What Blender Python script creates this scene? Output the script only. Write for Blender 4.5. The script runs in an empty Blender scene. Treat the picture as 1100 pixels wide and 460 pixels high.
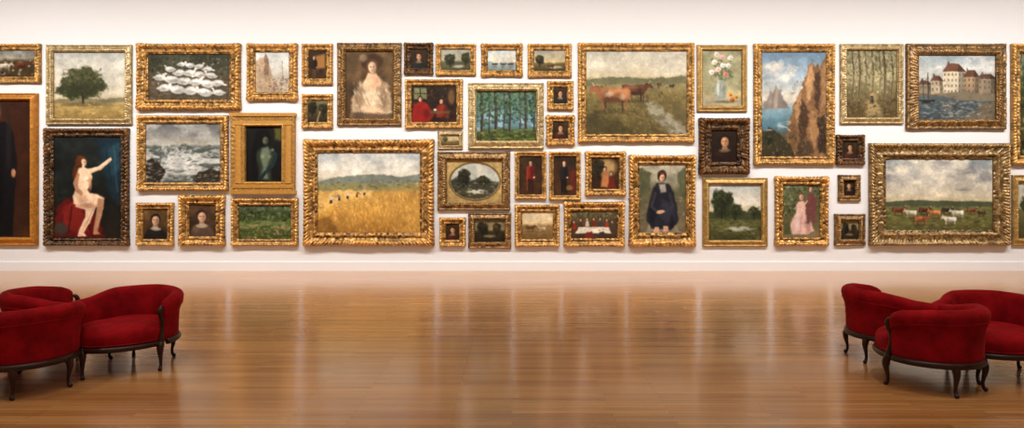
import bpy, math, random
import numpy as np
from mathutils import Vector

F=700.0; HC=1.65; HOR=200.0; D=F*HC/91.0     # wall distance
scene=bpy.context.scene
try:
    scene.view_settings.view_transform='Standard'
    scene.view_settings.look='None'
except Exception as e: print(e)
col=scene.collection
def lin(c):
    c=np.asarray(c,dtype=float)/255.0
    return np.where(c<=0.04045,c/12.92,((c+0.055)/1.055)**2.4)
def L(*c):
    return tuple(float(v) for v in lin(c))+(1.0,)

# ------------------------------------------------------------ materials
def newmat(name):
    m=bpy.data.materials.new(name); m.use_nodes=True
    nt=m.node_tree; b=nt.nodes['Principled BSDF']
    return m,nt,b
def simple(name,c,rough=.6,metal=0.,noise=0.,nscale=8.,spec=.5,bump=0.):
    m,nt,b=newmat(name)
    b.inputs['Roughness'].default_value=rough; b.inputs['Metallic'].default_value=metal
    b.inputs['Specular IOR Level'].default_value=spec
    tc=nt.nodes.new('ShaderNodeTexCoord'); n=nt.nodes.new('ShaderNodeTexNoise')
    n.inputs['Scale'].default_value=nscale; n.inputs['Detail'].default_value=4
    nt.links.new(tc.outputs['Object'],n.inputs['Vector'])
    mx=nt.nodes.new('ShaderNodeMix'); mx.data_type='RGBA'
    mx.inputs[6].default_value=tuple(v*(1-noise) for v in c[:3])+(1,)
    mx.inputs[7].default_value=tuple(min(1,v*(1+noise)) for v in c[:3])+(1,)
    nt.links.new(n.outputs['Fac'],mx.inputs[0]); nt.links.new(mx.outputs[2],b.inputs['Base Color'])
    if bump:
        bp=nt.nodes.new('ShaderNodeBump'); bp.inputs['Strength'].default_value=bump; bp.inputs['Distance'].default_value=.01
        nt.links.new(n.outputs['Fac'],bp.inputs['Height']); nt.links.new(bp.outputs['Normal'],b.inputs['Normal'])
    return m
M_wall=simple('wall_paint',(.80,.79,.785),.75,noise=.015,nscale=3,spec=.2)
M_ceil=simple('ceiling_paint',(.75,.745,.735),.9,noise=.01,spec=.2)
M_base=simple('baseboard_paint',(.84,.83,.82),.5,noise=.01)
M_wood=simple('dark_wood',(.030,.010,.005),.36,noise=.4,nscale=20,spec=.28)
def attr_mat(name,rough,metal,spec,bumpscale,bumpstr,vary=.0):
    m,nt,b=newmat(name)
    a=nt.nodes.new('ShaderNodeAttribute'); a.attribute_name='Col'
    b.inputs['Roughness'].default_value=rough; b.inputs['Metallic'].default_value=metal
    b.inputs['Specular IOR Level'].default_value=spec
    tc=nt.nodes.new('ShaderNodeTexCoord'); n=nt.nodes.new('ShaderNodeTexNoise')
    n.inputs['Scale'].default_value=bumpscale; n.inputs['Detail'].default_value=5
    nt.links.new(tc.outputs['Object'],n.inputs['Vector'])
    hs=nt.nodes.new('ShaderNodeHueSaturation')
    mr=nt.nodes.new('ShaderNodeMapRange'); mr.inputs['From Min'].default_value=.3; mr.inputs['From Max'].default_value=.7
    mr.inputs['To Min'].default_value=1-vary; mr.inputs['To Max'].default_value=1+vary
    nt.links.new(n.outputs['Fac'],mr.inputs['Value']); nt.links.new(mr.outputs['Result'],hs.inputs['Value'])
    nt.links.new(a.outputs['Color'],hs.inputs['Color']); nt.links.new(hs.outputs['Color'],b.inputs['Base Color'])
    bp=nt.nodes.new('ShaderNodeBump'); bp.inputs['Strength'].default_value=bumpstr; bp.inputs['Distance'].default_value=.01
    nt.links.new(n.outputs['Fac'],bp.inputs['Height']); nt.links.new(bp.outputs['Normal'],b.inputs['Normal'])
    return m
M_canvas=attr_mat('oil_paint',.6,0,.12,60,.08,.03)
M_gilt=attr_mat('gilt_frame',.33,.42,.5,40,.55,.35)

def floor_mat():
    m,nt,b=newmat('oak_strip_floor')
    N=nt.nodes.new; K=nt.links.new
    tc=N('ShaderNodeTexCoord')
    br=N('ShaderNodeTexBrick'); br.offset=.37; br.offset_frequency=2
    br.inputs['Scale'].default_value=1; br.inputs['Brick Width'].default_value=1.15
    br.inputs['Row Height'].default_value=.057; br.inputs['Mortar Size'].default_value=.001
    br.inputs['Color1'].default_value=L(198,144,86); br.inputs['Color2'].default_value=L(174,118,64)
    br.inputs['Mortar'].default_value=L(104,62,32)
    K(tc.outputs['Object'],br.inputs['Vector'])
    br2=N('ShaderNodeTexBrick'); br2.offset=.61; br2.offset_frequency=3
    br2.inputs['Scale'].default_value=1; br2.inputs['Brick Width'].default_value=1.7
    br2.inputs['Row Height'].default_value=.057; br2.inputs['Mortar Size'].default_value=0
    br2.inputs['Color1'].default_value=(1.08,1.06,1.04,1); br2.inputs['Color2'].default_value=(.9,.885,.86,1)
    K(tc.outputs['Object'],br2.inputs['Vector'])
    mp=N('ShaderNodeMapping'); mp.inputs['Scale'].default_value=(2.,45,1); K(tc.outputs['Object'],mp.inputs['Vector'])
    n=N('ShaderNodeTexNoise'); n.inputs['Scale'].default_value=1.; n.inputs['Detail'].default_value=5
    K(mp.outputs['Vector'],n.inputs['Vector'])
    mr=N('ShaderNodeMapRange'); mr.inputs['From Min'].default_value=.3; mr.inputs['From Max'].default_value=.7
    mr.inputs['To Min'].default_value=.86; mr.inputs['To Max'].default_value=1.12; K(n.outputs['Fac'],mr.inputs['Value'])
    m1=N('ShaderNodeMix'); m1.data_type='RGBA'; m1.blend_type='MULTIPLY'; m1.inputs[0].default_value=1
    K(br.outputs['Color'],m1.inputs[6]); K(br2.outputs['Color'],m1.inputs[7])
    hs=N('ShaderNodeHueSaturation'); K(m1.outputs[2],hs.inputs['Color']); K(mr.outputs['Result'],hs.inputs['Value'])
    K(hs.outputs['Color'],b.inputs['Base Color'])
    b.inputs['Roughness'].default_value=.26; b.inputs['Specular IOR Level'].default_value=.5
    b.inputs['Coat Weight'].default_value=.6; b.inputs['Coat Roughness'].default_value=.14
    bp=N('ShaderNodeBump'); bp.inputs['Strength'].default_value=.12; bp.inputs['Distance'].default_value=.002
    K(br.outputs['Fac'],bp.inputs['Height']); bp.invert=True
    K(bp.outputs['Normal'],b.inputs['Normal'])
    return m
def velvet():
    m,nt,b=newmat('red_velvet')
    N=nt.nodes.new; K=nt.links.new
    tc=N('ShaderNodeTexCoord'); n=N('ShaderNodeTexNoise'); n.inputs['Scale'].default_value=6; n.inputs['Detail'].default_value=7; n.inputs['Roughness'].default_value=.62
    K(tc.outputs['Object'],n.inputs['Vector'])
    r=N('ShaderNodeValToRGB'); r.color_ramp.elements[0].position=.3; r.color_ramp.elements[1].position=.72
    r.color_ramp.elements[0].color=(.15,.002,.004,1); r.color_ramp.elements[1].color=(.38,.006,.010,1)
    K(n.outputs['Fac'],r.inputs['Fac']); K(r.outputs['Color'],b.inputs['Base Color'])
    b.inputs['Roughness'].default_value=.85; b.inputs['Specular IOR Level'].default_value=.08
    b.inputs['Sheen Weight'].default_value=.25; b.inputs['Sheen Roughness'].default_value=.35
    b.inputs['Sheen Tint'].default_value=(1,.08,.08,1)
    n2=N('ShaderNodeTexNoise'); n2.inputs['Scale'].default_value=180; K(tc.outputs['Object'],n2.inputs['Vector'])
    bp=N('ShaderNodeBump'); bp.inputs['Strength'].default_value=.15; bp.inputs['Distance'].default_value=.004
    K(n2.outputs['Fac'],bp.inputs['Height']); K(bp.outputs['Normal'],b.inputs['Normal'])
    return m
M_floor=floor_mat(); M_velvet=velvet()

# ------------------------------------------------------------ mesh helpers
def mesh_obj(name,V,Q,mat,colors=None,smooth=True,parent=None):
    V=np.asarray(V,dtype=np.float32); Q=np.asarray(Q,dtype=np.int32)
    me=bpy.data.meshes.new(name)
    me.vertices.add(len(V)); me.vertices.foreach_set('co',V.ravel())
    k=Q.shape[1]
    me.loops.add(Q.size); me.loops.foreach_set('vertex_index',Q.ravel())
    me.polygons.add(len(Q)); me.polygons.foreach_set('loop_start',np.arange(len(Q),dtype=np.int32)*k)
    me.polygons.foreach_set('loop_total',np.full(len(Q),k,dtype=np.int32))
    me.update(calc_edges=True); me.validate()
    me.polygons.foreach_set('use_smooth',np.full(len(me.polygons),smooth))
    if colors is not None:
        a=me.color_attributes.new('Col','FLOAT_COLOR','POINT')
        C=np.ones((len(V),4),dtype=np.float32); C[:,:3]=colors
        a.data.foreach_set('color',C.ravel())
    me.materials.append(mat)
    o=bpy.data.objects.new(name,me); col.objects.link(o)
    if parent: o.parent=parent
    return o
def box(name,x0,x1,y0,y1,z0,z1,mat,parent=None):
    V=[(x,y,z) for x in(x0,x1) for y in(y0,y1) for z in(z0,z1)]
    Q=[(0,1,3,2),(4,6,7,5),(0,4,5,1),(2,3,7,6),(0,2,6,4),(1,5,7,3)]
    return mesh_obj(name,V,Q,mat,smooth=False,parent=parent)
def empty(name,loc=(0,0,0)):
    o=bpy.data.objects.new(name,None); o.location=loc; o.empty_display_size=.1; col.objects.link(o); return o

# ------------------------------------------------------------ room
XW=14.; YB=-5.; ZC=6.3
box('floor',-XW,XW,YB,D,-.1,0,M_floor)
box('wall_back',-XW,XW,D,D+.2,-.1,ZC,M_wall)
box('wall_left',-XW-.2,-XW,YB,D,-.1,ZC,M_wall)
box('wall_right',XW,XW+.2,YB,D,-.1,ZC,M_wall)
box('wall_front',-XW,XW,YB-.2,YB,-.1,ZC,M_wall)
box('ceiling',-XW,XW,YB,D,ZC,ZC+.2,M_ceil)
box('baseboard_back',-XW,XW,D-.025,D,0,.175,M_base)

# ------------------------------------------------------------ painter
KS=2.3
def hashgrid(seed,n=64):
    return np.random.RandomState(seed).rand(n,n)
def vnoise(X,Y,sx,sy,seed):
    g=hashgrid(seed); x=X/sx; y=Y/sy
    xi=np.floor(x).astype(int); yi=np.floor(y).astype(int)
    fx=x-xi; fy=y-yi; fx=fx*fx*(3-2*fx); fy=fy*fy*(3-2*fy)
    a=g[yi%64,xi%64]; b=g[yi%64,(xi+1)%64]; c=g[(yi+1)%64,xi%64]; d=g[(yi+1)%64,(xi+1)%64]
    return (a*(1-fx)+b*fx)*(1-fy)+(c*(1-fx)+d*fx)*fy
def fbm(X,Y,s,seed,ax=1.,o=4):
    r=0;w=1.;t=0
    for i in range(o):
        r=r+w*vnoise(X,Y,s*ax,s,seed+i*7); t+=w; w*=.55; s*=.5
    return r/t
class P:
    def __init__(s,x0,y0,x1,y1,seed):
        s.b=(x0,y0,x1,y1); s.seed=seed; s.r=np.random.RandomState(seed)
        nx=int((x1-x0)*KS)+2; ny=int((y1-y0)*KS)+2
        s.X,s.Y=np.meshgrid(np.linspace(x0,x1,nx),np.linspace(y0,y1,ny))
        s.C=np.zeros((ny,nx,3))
        s.N=fbm(s.X,s.Y,5,seed+3)-.5; s.k=0
    def grad(s,stops):
        ys=[a for a,_ in stops]; cs=np.array([c for _,c in stops],float)
        for i in range(3): s.C[...,i]=np.interp(s.Y+s.N*3,ys,cs[:,i])
    def mix(s,m,c,a=1.):
        m=np.clip(m,0,1)[...,None]*a; s.C=s.C*(1-m)+np.array(c,float)*m
    def ell(s,cx,cy,rx,ry,c,soft=.2,rot=0,a=1.,wob=.0):
        t=math.radians(rot); dx=s.X-cx; dy=s.Y-cy
        u=dx*math.cos(t)+dy*math.sin(t); v=-dx*math.sin(t)+dy*math.cos(t)
        d=np.sqrt((u/rx)**2+(v/ry)**2)+wob*s.N*2
        s.mix((1-d)/soft+.5,c,a)
    def poly(s,pts,c,soft=1.,a=1.,wob=0.):
        X=s.X+wob*s.N*2; Y=s.Y+wob*(fbm(s.X,s.Y,4,s.seed+50)-.5)*2
        ins=np.zeros(X.shape,bool); dm=np.full(X.shape,1e9); n=len(pts)
        for i in range(n):
            x1,y1=pts[i]; x2,y2=pts[(i+1)%n]
            if y1!=y2:
                cnd=((y1>Y)!=(y2>Y))&(X<(x2-x1)*(Y-y1)/(y2-y1)+x1); ins^=cnd
            ex,ey=x2-x1,y2-y1; l=ex*ex+ey*ey+1e-9
            t=np.clip(((X-x1)*ex+(Y-y1)*ey)/l,0,1)
            dm=np.minimum(dm,np.hypot(X-x1-t*ex,Y-y1-t*ey))
        s.mix(np.where(ins,dm,-dm)/soft+.5,c,a)
    def line(s,pts,w,c,a=1.):
        dm=np.full(s.X.shape,1e9)
        for (x1,y1),(x2,y2) in zip(pts[:-1],pts[1:]):
            ex,ey=x2-x1,y2-y1; l=ex*ex+ey*ey+1e-9
            t=np.clip(((s.X-x1)*ex+(s.Y-y1)*ey)/l,0,1)
            dm=np.minimum(dm,np.hypot(s.X-x1-t*ex,s.Y-y1-t*ey))
        s.mix((w/2-dm)/.8+.5,c,a)
    def dabs(s,n,box,cols,size=(1,2.5),asp=2.,ang=0,aj=25,a=.8,jit=14):
        x0,y0,x1,y1=box; H,W=s.X.shape; bx0,by0,bx1,by1=s.b
        kx=(W-1)/(bx1-bx0); ky=(H-1)/(by1-by0)
        for i in range(n):
            cx=s.r.uniform(x0,x1); cy=s.r.uniform(y0,y1); r=s.r.uniform(*size)
            c=np.array(cols[s.r.randint(len(cols))],float)+s.r.uniform(-jit,jit)
            R=r*asp+1; i0=max(0,int((cx-R-bx0)*kx)); i1=min(W,int((cx+R-bx0)*kx)+2)
            j0=max(0,int((cy-R-by0)*ky)); j1=min(H,int((cy+R-by0)*ky)+2)
            if i0>=i1 or j0>=j1: continue
            t=math.radians(ang+s.r.uniform(-aj,aj)); dx=s.X[j0:j1,i0:i1]-cx; dy=s.Y[j0:j1,i0:i1]-cy
            u=dx*math.cos(t)+dy*math.sin(t); v=-dx*math.sin(t)+dy*math.cos(t)
            m=np.clip((1-np.sqrt((u/(r*asp))**2+(v/r)**2))/.5+.3,0,1)[...,None]*a
            s.C[j0:j1,i0:i1]=s.C[j0:j1,i0:i1]*(1-m)+c*m
    def tex(s,sc,amp,ax=1.):
        s.k+=11
        s.C=s.C*(1+amp*2*(fbm(s.X,s.Y,sc,s.seed+s.k,ax)-.5))[...,None]
    def patch(s,box,sc,c,th=.5,a=.8,ax=1.,soft=.12):
        s.k+=11; n=fbm(s.X,s.Y,sc,s.seed+s.k,ax)
        x0,y0,x1,y1=box; e=np.minimum(np.minimum(s.X-x0,x1-s.X),np.minimum(s.Y-y0,y1-s.Y))
        s.mix(((n-th)/soft)*np.clip(e/2+.5,0,1),c,a)
    def warp(s,sc,amp):
        s.k+=11; H,W=s.X.shape
        dx=(fbm(s.X,s.Y,sc,s.seed+s.k,1,2)-.5)*2*amp*KS; dy=(fbm(s.X,s.Y,sc,s.seed+s.k+5,1,2)-.5)*2*amp*KS
        I,J=np.meshgrid(np.arange(W),np.arange(H))
        x=np.clip(I+dx,0,W-1.001); y=np.clip(J+dy,0,H-1.001); xi=x.astype(int); yi=y.astype(int); fx=(x-xi)[...,None]; fy=(y-yi)[...,None]
        C=s.C; s.C=(C[yi,xi]*(1-fx)+C[yi,xi+1]*fx)*(1-fy)+(C[yi+1,xi]*(1-fx)+C[yi+1,xi+1]*fx)*fy
    def soften(s,a=.6):
        C=np.pad(s.C,((1,1),(1,1),(0,0)),'edge')
        B=(C[:-2,1:-1]+C[2:,1:-1]+C[1:-1,:-2]+C[1:-1,2:])*.17+(C[:-2,:-2]+C[2:,2:]+C[:-2,2:]+C[2:,:-2])*.08
        s.C=s.C*(1-a)+B*a
    # figures
    def head(s,cx,cy,rx,ry,skin,hair,rot=0,hr=1.22):
        s.ell(cx,cy-ry*.2,rx*hr,ry*1.15,hair,.25,rot); s.ell(cx,cy+.05*ry,rx*.84,ry*.92,skin,.3,rot)
        s.ell(cx+.5*rx,cy+.15*ry,rx*.45,ry*.8,[v*.62 for v in skin],.9,rot,a=.65)
        if rx>2.4:
            for d in(-.34,.3): s.ell(cx+d*rx,cy-.05*ry,.19*rx,.11*ry,[v*.38 for v in skin],.8,a=.85)
            s.ell(cx-.02*rx,cy+.25*ry,.1*rx,.2*ry,[v*.75 for v in skin],.9,a=.7)
            s.ell(cx-.02*rx,cy+.55*ry,.24*rx,.07*ry,(140,72,62),.8,a=.8)
    def bust(s,cx,cy,r,skin=(214,165,125),hair=(45,28,18),dress=(40,30,28),collar=None,bonnet=None):
        s.ell(cx,cy+3.6*r,2.3*r,2.3*r,dress,.2); s.ell(cx-1.1*r,cy+2.4*r,.8*r,.7*r,[min(255,v*1.5) for v in dress],.9,a=.5)
        s.poly([(cx-.4*r,cy+.5*r),(cx+.4*r,cy+.5*r),(cx+.6*r,cy+1.7*r),(cx-.6*r,cy+1.7*r)],[v*.8 for v in skin],.8)
        if collar: s.ell(cx,cy+1.75*r,1.1*r,.4*r,collar,.5,a=.8)
        if bonnet: s.ell(cx,cy-.55*r,1.25*r,1.1*r,bonnet,.3)
        s.head(cx,cy,.86*r,r,skin,hair)
    def stand(s,cx,top,h,coat,legs,skin=(210,160,120)):
        r=h*.058
        s.poly([(cx-r*1.2,top+2.3*r),(cx+r*1.2,top+2.3*r),(cx+r*2.1,top+3.4*r),(cx+r*2.4,top+h*.5),(cx+r*1.8,top+h*.62),(cx-r*2,top+h*.62),(cx-r*2.3,top+h*.45),(cx-r*2,top+3.4*r)],coat,1)
        s.poly([(cx-r*1.6,top+h*.58),(cx+r*1.6,top+h*.58),(cx+r*1.4,top+h),(cx+r*.3,top+h),(cx,top+h*.7),(cx-r*.5,top+h),(cx-r*1.4,top+h)],legs,1)
        s.ell(cx+r*1,top+h*.35,r*.9,h*.2,[v*.5 for v in coat],.9,a=.6)
        s.ell(cx,top+r*2.5,r*.8,r*.5,(190,176,150),.5,a=.7); s.head(cx,top+r*1.1,r*.95,r*1.2,skin,(35,22,15))
        s.ell(cx+r*1.9,top+h*.52,r*.5,r*.5,skin,.4)
    def reaper(s,cx,by,h,shirt,lean=0):
        s.poly([(cx-h*.13,by-h*.48),(cx+h*.13,by-h*.48),(cx+h*.15,by),(cx-h*.15,by)],(52,44,46),.7)
        s.poly([(cx-h*.15,by-h*.45),(cx+h*.15,by-h*.45),(cx+h*.15+lean,by-h*.82),(cx-h*.15+lean,by-h*.82)],shirt,.7)
        s.line([(cx+lean,by-h*.75),(cx+lean*2+h*.3*(1 if lean>=0 else -1),by-h*.5)],.9,shirt)
        s.ell(cx+lean*1.3,by-h*.93,h*.1,h*.11,(186,130,92),.4); s.ell(cx+lean*1.3,by-h*1.,h*.15,h*.05,(190,160,100),.4)
    def goose(s,x,y,r,f=1,up=True):
        s.ell(x,y+r*.42,r*1.1,r*.42,(70,64,54),.6,a=.8); s.ell(x,y,r,r*.56,(204,201,192),.35,rot=-8*f,wob=.12); s.ell(x-f*r*.2,y+r*.22,r*.65,r*.26,(140,138,132),.9,a=.8); s.ell(x+f*r*.3,y-r*.15,r*.4,r*.2,(228,226,220),.8,a=.8)
        s.ell(x-f*r*1.,y+r*.02,r*.35,r*.16,(176,174,166),.5,rot=-20*f)
        hy=y-r*.72 if up else y+r*.3; hx=x+f*r*.98 if up else x+f*r*1.3
        s.line([(x+f*r*.7,y-r*.15),(x+f*r*.9,(y+hy)/2),(hx,hy)],r*.3,(208,206,198)); s.ell(hx+f*r*.1,hy,r*.2,r*.16,(212,210,202),.4); s.ell(hx+f*r*.36,hy+r*.06,r*.14,r*.08,(190,118,50),.4)
    def cow(s,cx,cy,L_,c,flip=1,head=True):
        k=L_/10.; dk=[v*.55 for v in c]; lt=[min(240,v*1.35+12) for v in c]; f=flip
        for lx in(-3.8,-2.6,2.6,3.6): s.poly([(cx+f*(lx-.55)*k,cy),(cx+f*(lx+.7)*k,cy),(cx+f*(lx+.3)*k,cy+2.4*k),(cx+f*(lx+.35)*k,cy+4.4*k),(cx+f*(lx-.25)*k,cy+4.4*k),(cx+f*(lx-.2)*k,cy+2.4*k)],dk if lx in(-2.6,2.6) else c,.7)
        s.poly([(cx-f*5*k,cy-2.*k),(cx-f*4*k,cy-2.5*k),(cx-f*1*k,cy-2.1*k),(cx+f*3*k,cy-2.5*k),(cx+f*4.6*k,cy-1.6*k),(cx+f*4.6*k,cy+.2*k),(cx+f*3.6*k,cy+1.5*k),(cx-f*0*k,cy+2.*k),(cx-f*3.*k,cy+1.3*k),(cx-f*4.8*k,cy+1.2*k)],c,.8)
        s.ell(cx-f*.4*k,cy-1.5*k,3.8*k,.7*k,lt,.9,a=.6); s.ell(cx,cy+1.2*k,3.4*k,.8*k,dk,.9,a=.7); s.ell(cx-f*3.4*k,cy-.2*k,1.2*k,1.5*k,lt,.9,a=.4); s.ell(cx+f*2.2*k,cy-.1*k,.9*k,1.6*k,dk,.9,a=.45)
        if head:
            s.poly([(cx+f*3.6*k,cy-2.4*k),(cx+f*5.6*k,cy-3.3*k),(cx+f*6.6*k,cy-3*k),(cx+f*7.6*k,cy-1.6*k),(cx+f*7.7*k,cy-.8*k),(cx+f*6.9*k,cy-.7*k),(cx+f*5.8*k,cy-1.4*k),(cx+f*4.6*k,cy+.6*k)],c,.7)
            s.line([(cx+f*6*k,cy-3.1*k),(cx+f*6.5*k,cy-4.1*k)],.6,(200,185,150)); s.line([(cx+f*5.4*k,cy-2.9*k),(cx+f*4.7*k,cy-2.7*k)],.7,dk)
        s.line([(cx-f*4.9*k,cy-2*k),(cx-f*5.3*k,cy+2*k)],.7,dk)
        s.ell(cx,cy+4.6*k,5*k,.7*k,(50,46,26),.9,a=.5)
    def sheepmass(s,box,n,cols): s.dabs(n,box,cols,(1.,2.2),1.5,0,30,.95)
    def tree(s,cx,cy,rx,ry,c,hi,n=120,seed=0):
        s.ell(cx,cy,rx,ry,c,.25,wob=.45)
        s.line([(cx,cy+ry*.4),(cx,cy+ry*1.35)],max(1.2,rx*.1),[v*.6 for v in c])
        s.dabs(n,(cx-rx*.8,cy-ry*.8,cx+rx*.8,cy+ry*.7),[c,hi,[v*.6 for v in c]],(.5,1.4),1.4,0,90,.5)
        s.ell(cx+rx*.25,cy+ry*.4,rx*.7,ry*.5,[v*.55 for v in c],.9,a=.5,wob=.3)

def p_edgecattle(p):
    p.grad([(50,(110,110,105)),(62,(140,135,120)),(66,(70,55,30)),(84,(60,45,22))]); p.tex(4,.3)
    p.sheepmass((0,66,36,80),25,[(150,140,120),(60,35,20),(120,80,50)]); p.cow(22,70,14,(80,40,20)); p.cow(4,71,12,(170,160,140))
def p_tallman(p):
    p.grad([(100,(66,32,16)),(200,(50,24,12)),(256,(70,40,20))]); p.tex(14,.3)
    p.poly([(-16,132),(4,130),(13,142),(17,175),(15,205),(12,254),(-28,254),(-30,150)],(16,14,15),2)
    p.poly([(-12,150),(-6,150),(-5,176),(-13,176)],(190,180,165),1.5)
    p.head(-9,119,8,11,(196,145,108),(60,48,38)); p.ell(-9,128,5,4,(60,50,45),.4)
    p.ell(13,186,2.6,4.5,(175,120,85),.5); p.ell(8,150,3,30,(34,30,32),.9,a=.7); p.ell(0,200,2,40,(8,7,8),.9,a=.7)
def p_oak(p):
    p.grad([(55,(166,168,162)),(75,(182,178,164)),(100,(200,190,166)),(106,(184,170,134)),(110,(168,144,90)),(127,(142,114,62))])
    p.patch((55,50,140,104),14,(210,204,188),.52,.5,2.2); p.poly([(57,107),(80,105),(112,106),(135,104),(135,110),(57,111)],(104,98,74),1.5,a=.8,wob=1)
    p.ell(86,93,25,13,(60,62,36),.2,wob=.35); p.ell(88,84,17,13,(68,70,42),.2,wob=.35); p.ell(74,97,14,8,(52,56,32),.3,wob=.4)
    p.dabs(190,(66,74,108,104),[(60,62,34),(90,90,54),(46,48,28),(102,100,66)],(.6,1.6),1.4,0,90,.5); p.ell(92,96,17,8,(42,44,26),.9,a=.55,wob=.3)
    p.line([(87,100),(88,111)],2.4,(48,38,24)); p.ell(88,112,24,2.2,(80,70,38),.6,a=.7); p.dabs(160,(57,111,135,127),[(180,154,92),(140,114,56),(116,98,50)],(.4,1.1),3,0,10,.45)
def p_nude(p):
    p.grad([(146,(26,30,28)),(200,(22,25,22)),(257,(30,24,17))]); p.tex(12,.5); p.patch((57,146,129,215),14,(42,52,44),.5,.6,1,.25)
    p.poly([(102,146),(129,146),(129,222),(120,214),(113,196),(107,172)],(22,40,50),6,wob=4); p.poly([(110,160),(129,152),(127,184),(118,188)],(36,66,78),6,a=.7,wob=4); p.line([(113,160),(119,200)],2,(16,28,36),.6); p.line([(121,156),(125,206)],2,(56,90,100),.4)
    p.poly([(60,222),(72,212),(92,220),(104,232),(112,256),(57,256),(57,236)],(92,20,16),3,wob=3); p.poly([(64,224),(77,216),(92,232),(96,250),(70,248)],(134,34,26),3,a=.7,wob=3); p.line([(76,222),(72,250)],2,(60,10,10),.7); p.line([(90,232),(98,254)],2,(66,12,10),.6); p.line([(66,230),(64,252)],1.4,(70,12,10),.6)
    sk=(226,190,156); sh=(168,122,90)
    p.poly([(81,183),(85,180),(91,180),(96,184),(98,190),(96,197),(93,204),(97,212),(96,220),(86,223),(78,219),(77,211),(80,203),(79,192)],sk,1.6)
    p.poly([(80,211),(92,206),(104,209),(111,213),(110,219),(102,222),(90,225),(80,222)],sk,2)      # thigh
    p.poly([(104,213),(111,214),(110,224),(107,236),(104,248),(107,252),(99,252),(100,243),(102,231)],sh,1.2); p.poly([(92,216),(103,218),(100,228),(95,240),(89,250),(92,254),(82,254),(84,247),(90,234)],sk,1.2)
    p.poly([(92,181.5),(104,179),(115,171),(118,169),(119,172),(107,183),(94,187)],sk,1); p.poly([(81,184),(77,197),(80,206),(86,211),(88,208),(83,201),(82,197),(85,188)],sh,1)
    p.ell(95.5,197,1.8,8,sh,.9,a=.8); p.ell(93,221,10,2.4,sh,.9,a=.8); p.ell(91,192,2.4,2.2,(240,212,186),.9,a=.6); p.ell(93.5,194,2,1,sh,.9,a=.7); p.ell(87,214,5,5,sh,.9,a=.45); p.line([(100,222),(94,236),(88,247)],1,(180,134,102),.8); p.ell(81,198,1.6,9,sh,.9,a=.5); p.line([(96,185.5),(107,182),(117,172)],1,sh,.6)
    p.ell(85,173,5.4,6.4,(84,42,20),.4,wob=.2); p.ell(80,183,2.8,9,(80,38,18),.7,rot=15,wob=.2); p.head(88.8,174,3,4.2,sk,(92,46,22),-15,1.1); p.line([(88,178),(88.5,183)],2.8,sk)
    p.ell(64,246,7,7,(60,54,44),.6)
def p_geese(p):
    p.grad([(57,(50,52,40)),(70,(62,62,46)),(85,(84,72,54)),(107,(80,68,50))]); p.patch((158,57,247,84),7,(92,92,68),.5,.5,1.4)
    p.dabs(300,(158,57,247,84),[(34,38,26),(72,74,50),(96,96,74),(52,44,32)],(.5,1.5),1.6,60,60,.5)
    p.dabs(160,(158,82,247,107),[(104,92,70),(58,48,36),(124,112,90)],(.5,1.2),2.2,0,20,.5)
    for (x,y,r,f,u) in [(194,69,4,1,1),(203,70,4.5,-1,1),(213,71,4.5,1,1),(222,74,5,1,0),(182,74,5,-1,1),(192,78,6,1,0),(203,78,6,1,1),(214,80,6,-1,0),(226,81,5.5,-1,1),(171,83,6,1,1),(183,85,7.5,-1,1),(197,87,7,1,0),(233,89,6,1,0),(210,88,7,1,1),(222,90,7,-1,1),(176,94,7,1,0),(190,96,8,-1,1),(205,97,8,1,0),(219,99,7.5,-1,1),(234,99,6,-1,1)]:
        p.goose(x,y,r,f,u)
    p.dabs(90,(166,66,238,104),[(222,220,212),(170,168,160),(110,104,92)],(.3,.9),2,0,90,.5)
def p_waves(p):
    p.grad([(133,(96,98,98)),(146,(132,130,124)),(155,(172,166,150)),(158,(92,96,92)),(196,(60,64,56))]); p.patch((150,130,240,156),9,(164,162,154),.5,.7,2); p.patch((150,130,240,150),11,(72,74,74),.52,.7,2,.2)
    p.poly([(156,160),(168,156),(182,159),(196,155),(212,160),(224,157),(236,160),(236,196),(156,196)],(80,86,80),2,wob=3)
    for y,c in((163,(176,175,168)),(170,(206,204,196)),(177,(164,164,156)),(184,(200,198,190)),(190,(150,150,142))):
        p.patch((156,y-5,236,y+6),6,c,.5,.85,3.2,.1)
    p.poly([(176,174),(182,164),(190,160),(197,163),(206,174),(196,180),(182,180)],(206,205,198),3,.8,5); p.dabs(120,(172,156,212,182),[(220,218,212),(150,154,148),(196,196,188)],(.4,1.3),2,-40,50,.5)
    p.poly([(156,172),(164,170),(172,176),(177,184),(170,196),(156,196)],(44,37,28),1.5,wob=4); p.poly([(208,188),(216,182),(226,180),(236,184),(236,196),(204,196)],(52,43,32),1.5,wob=4); p.ell(192,187,14,1.8,(196,194,186),.8,a=.7,wob=.3)
    p.dabs(240,(157,160,235,195),[(200,198,190),(104,108,100),(52,56,48),(150,152,146)],(.35,1.),3.2,-8,25,.45)
def p_lady1(p):
    p.grad([(225,(100,74,42)),(257,(60,40,22))]); p.tex(6,.3); p.bust(166,237,5.2,(206,160,124),(30,20,16),(30,24,22),(180,170,150))
def p_lady2(p):
    p.grad([(220,(88,64,42)),(254,(48,34,22))]); p.tex(6,.3); p.bust(216,233,5.6,(212,168,136),(50,30,18),(84,66,52),(190,170,140))
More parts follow.
